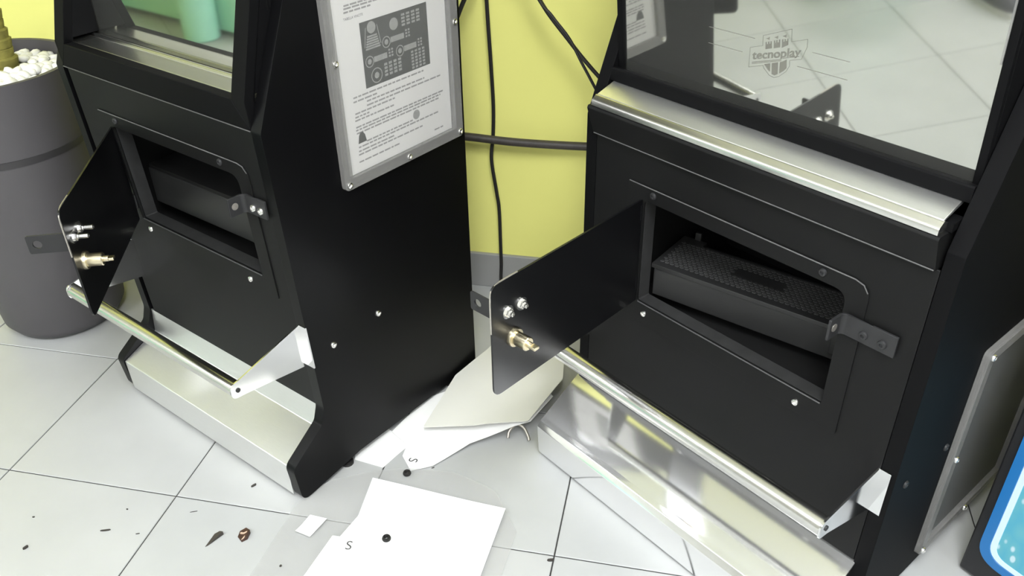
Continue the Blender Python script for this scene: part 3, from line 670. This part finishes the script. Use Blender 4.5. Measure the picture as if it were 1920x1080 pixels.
# documents between the machines
curlA = lambda x, y: .030*max(0, min(1, (x+.215)/.22))**2
d1 = sheet('paper_sheet', [(-.225, 1.320), (-.178, 1.333), (-.10, 1.392), (.035, 1.435), (.09, 1.52), (.02, 1.66), (-.21, 1.56), (-.279, 1.444), (-.24, 1.40), (-.247, 1.366)], 'paper', 'white document with letter S, its near edge lifting, between the machines', 'paper', .004, curlA, .0005, 12)
letterS(d1, -.222, 1.351, .0048, math.radians(-105), .028)
marks = []
for k in range(6):
    bx, by = .004+k*.0055, 1.432+k*.0022
    marks += [([(bx+a, by+b, 0) for a, b in ((0, 0), (.0012, 0), (.0035, .012), (.0022, .012))], [(0, 1, 2, 3)])] if k != 3 else []
V, F = merge(*marks); V = [(x, y, .005+curlA(x, y)+.0009) for x, y, z in V]
mesh('printed_marks', V, F, 'print', d1, smooth=0)
sheet('paper_sheet', [(-.350, 1.360), (-.286, 1.334), (-.262, 1.368), (-.236, 1.402), (-.30, 1.47), (-.36, 1.42)], 'paper', 'white paper scrap half under the side of the left machine', 'paper', .0008, None, .0005)
milk = rp([(-.205, 1.432), (-.09, 1.422), (.030, 1.428), (.115, 1.565), (.13, 1.70), (-.0, 1.80), (-.065, 1.69), (-.140, 1.605)], [.004, .02, .01, .02, .02, .03, .02, .02], 4)
sheet('plastic_cover', milk, 'milky', 'milky plastic cover lying over the documents between the machines', 'plastic cover', .040, lambda x, y: .018*math.exp(-((x-.02)**2+(y-1.6)**2)/.01)-.014*max(0, min(1, (-.06-x)/.14)), .0016, 14)
# hook at the end of the right step
hk = smoothpath([(-.016, 1.414, .006), (-.012, 1.424, .018), (.004, 1.436, .026), (.020, 1.428, .022), (.029, 1.412, .012), (.031, 1.404, .006)], 6)
V, F = tubeVF(hk, .0034, 8); tag(mesh('wire_hook', V, F, 'worn', smooth=60), 'small bent metal hook beside the left end of the polished step', 'hook')
# shell fragments and crumbs
def chip(x, y, pts, m, h, label, cat, rot=0, edge=None):
    V, F = prismVF(pts, 'z', 0, h); c, s = math.cos(rot), math.sin(rot)
    V = [(a*c-b*s, a*s+b*c, z+(.35*a if z > h/2 else 0)) for a, b, z in V]
    o = mesh(label.split(',')[0].split()[-1] if 0 else cat.replace(' ', '_'), V, F, m, bevel=.0006, loc=(x, y, .0004)); tag(o, label, cat); return o
o = chip(-.541, 1.155, [(-.011, -.004), (.0, -.017), (.010, -.010), (.012, .006), (.002, .015), (-.010, .010)], 'brown', .006, 'dark brown chip with a pale broken edge on the left tile', 'chip')
mesh('broken_edge', *prismVF([(-.006, -.001), (.002, -.002), (.012, .004), (.010, .007), (.001, .001), (-.005, .002)], 'z', .0055, .0085), 'tan', o, bevel=.0004)
mesh('broken_edge', *prismVF([(.000, -.0165), (.004, -.014), (.009, -.004), (.006, -.003)], 'z', .0055, .0078), 'tan', o, bevel=.0004)
o = chip(-.596, 1.147, [(-.014, -.018), (-.008, -.014), (.014, .012), (.006, .016), (-.004, .012)], 'hose', .004, 'flat grey-brown triangular chip left of the brown chip', 'chip')
for x, y, l, wd, a, lab in ((-.823, 1.175, .020, .004, .15, 'long dark crumb alone on the left tile'), (-.964, 1.135, .011, .006, 1.0, 'dark crumb nearest the left edge of the floor'),
                            (-.554, 1.289, .012, .005, .8, 'dark crumb below the left machine step'), (-.985, 1.214, .005, .003, .2, 'tiny crumb on the far left tile'),
                            (.063, 1.079, .013, .006, .1, 'dark crumb on the tile joint before the polished step'), (-.178, 1.331, .007, .002, .5, 'tiny dark sliver beside the lifted document'),
                            (-.755, 1.165, .008, .002, .2, 'thin sliver between the long crumb and the chips'), (-.66, 1.22, .015, .0016, .2, 'thin pale sliver beside the tile joint'),
                            (-.45, 1.075, .005, .004, .9, 'tiny crumb on the clear film'), (-.80, 1.23, .004, .003, 0, 'speck right of the far left crumb')):
    pts = [(l/2*math.cos(k*PI/4)*(1+.15*math.sin(k*2.3)), wd/2*math.sin(k*PI/4)*(1+.2*math.cos(k*1.7))) for k in range(8)]
    V, F = prismVF(pts, 'z', 0, wd*.6); tag(mesh('crumb', V, F, 'crumb', bevel=.0004, loc=(x, y, .0003 if 'film' not in lab else .005), rot=(0, 0, a)), lab, 'crumb')

# ------------------------------------------------------------------ seen only as reflections: mint chair, sneaker
PF = empty('pouf', Vector((-2.02, .74, 0))); tag(PF, 'low mint green round pouf reflected at the top of the right machine screen', 'pouf')
lathe('pouf_body', [(0, .03), (.19, .03), (.215, .05), (.22, .2), (.21, .36), (.18, .39), (0, .395)], 'mint', PF, 40)
lathe('pouf_base', [(0, 0), (.16, 0), (.16, .029), (0, .029)], 'socket', PF, 32)
CH = empty('moulded_bench', Vector((-4.28, 1.74, 0)), math.radians(51)); tag(CH, 'mint green moulded bench reflected in the left machine screen', 'bench')
prism('seat_base', rrect(-.25, .28, -.60, .70, .08, 8), 'z', .03, .44, 'mint', CH, bevel=.012, seg=3)
prism('backrest', rrect(-.60, .70, .445, .84, .08, 8), 'x', -.25, -.17, 'mint', CH, bevel=.02, seg=3)
for y in (-.367, .60):
    l = lathe('leg', [(0, 0), (.084, 0), (.092, .008), (.096, .2), (.095, .46), (.07, .47), (0, .47)], 'mint', CH, 28, loc=(.375, y, 0))
    lathe('leg_plug', [(0, 0), (.012, 0), (.012, .002), (0, .003)], 'socket', l, 12, 'x', loc=(.068, .064, .13), rot=(0, 0, .75))
SN = empty('sneaker', Vector((-1.60, .33, 0)), math.radians(-25)); tag(SN, 'grey sneaker with white sole reflected in the right machine screen', 'sneaker')
sole = [(-.14, -.035), (-.05, -.032), (.06, -.045), (.12, -.035), (.145, .0), (.125, .035), (.05, .042), (-.05, .032), (-.14, .035), (-.155, 0)]
prism('sole', rp(sole, .03, 4), 'z', 0, .022, 'sole', SN, bevel=.004)
V, F = [], []; ns = 16
for i, (sc, z, dx) in enumerate(((.97, .022, 0), (.95, .04, 0), (.82, .062, -.015), (.62, .085, -.04), (.45, .105, -.065), (.42, .12, -.07))):
    pp_ = rp(sole, .03, 1); V += [(x*sc*(1 if i < 2 else .98)+dx, y*(.97-.05*i), z) for x, y in pp_]
k = len(rp(sole, .03, 1))
for i in range(5):
    for j in range(k): F.append((i*k+j, i*k+(j+1) % k, (i+1)*k+(j+1) % k, (i+1)*k+j))
F.append(tuple(range(5*k, 6*k)))
mesh('upper', V, F, 'shoe', SN, smooth=70)
for i in range(4): tube('lace', [(.05-i*.028, -.022, .066+i*.010), (.05-i*.028, 0, .072+i*.010), (.05-i*.028, .022, .066+i*.010)], .003, 'sole', SN, 6)
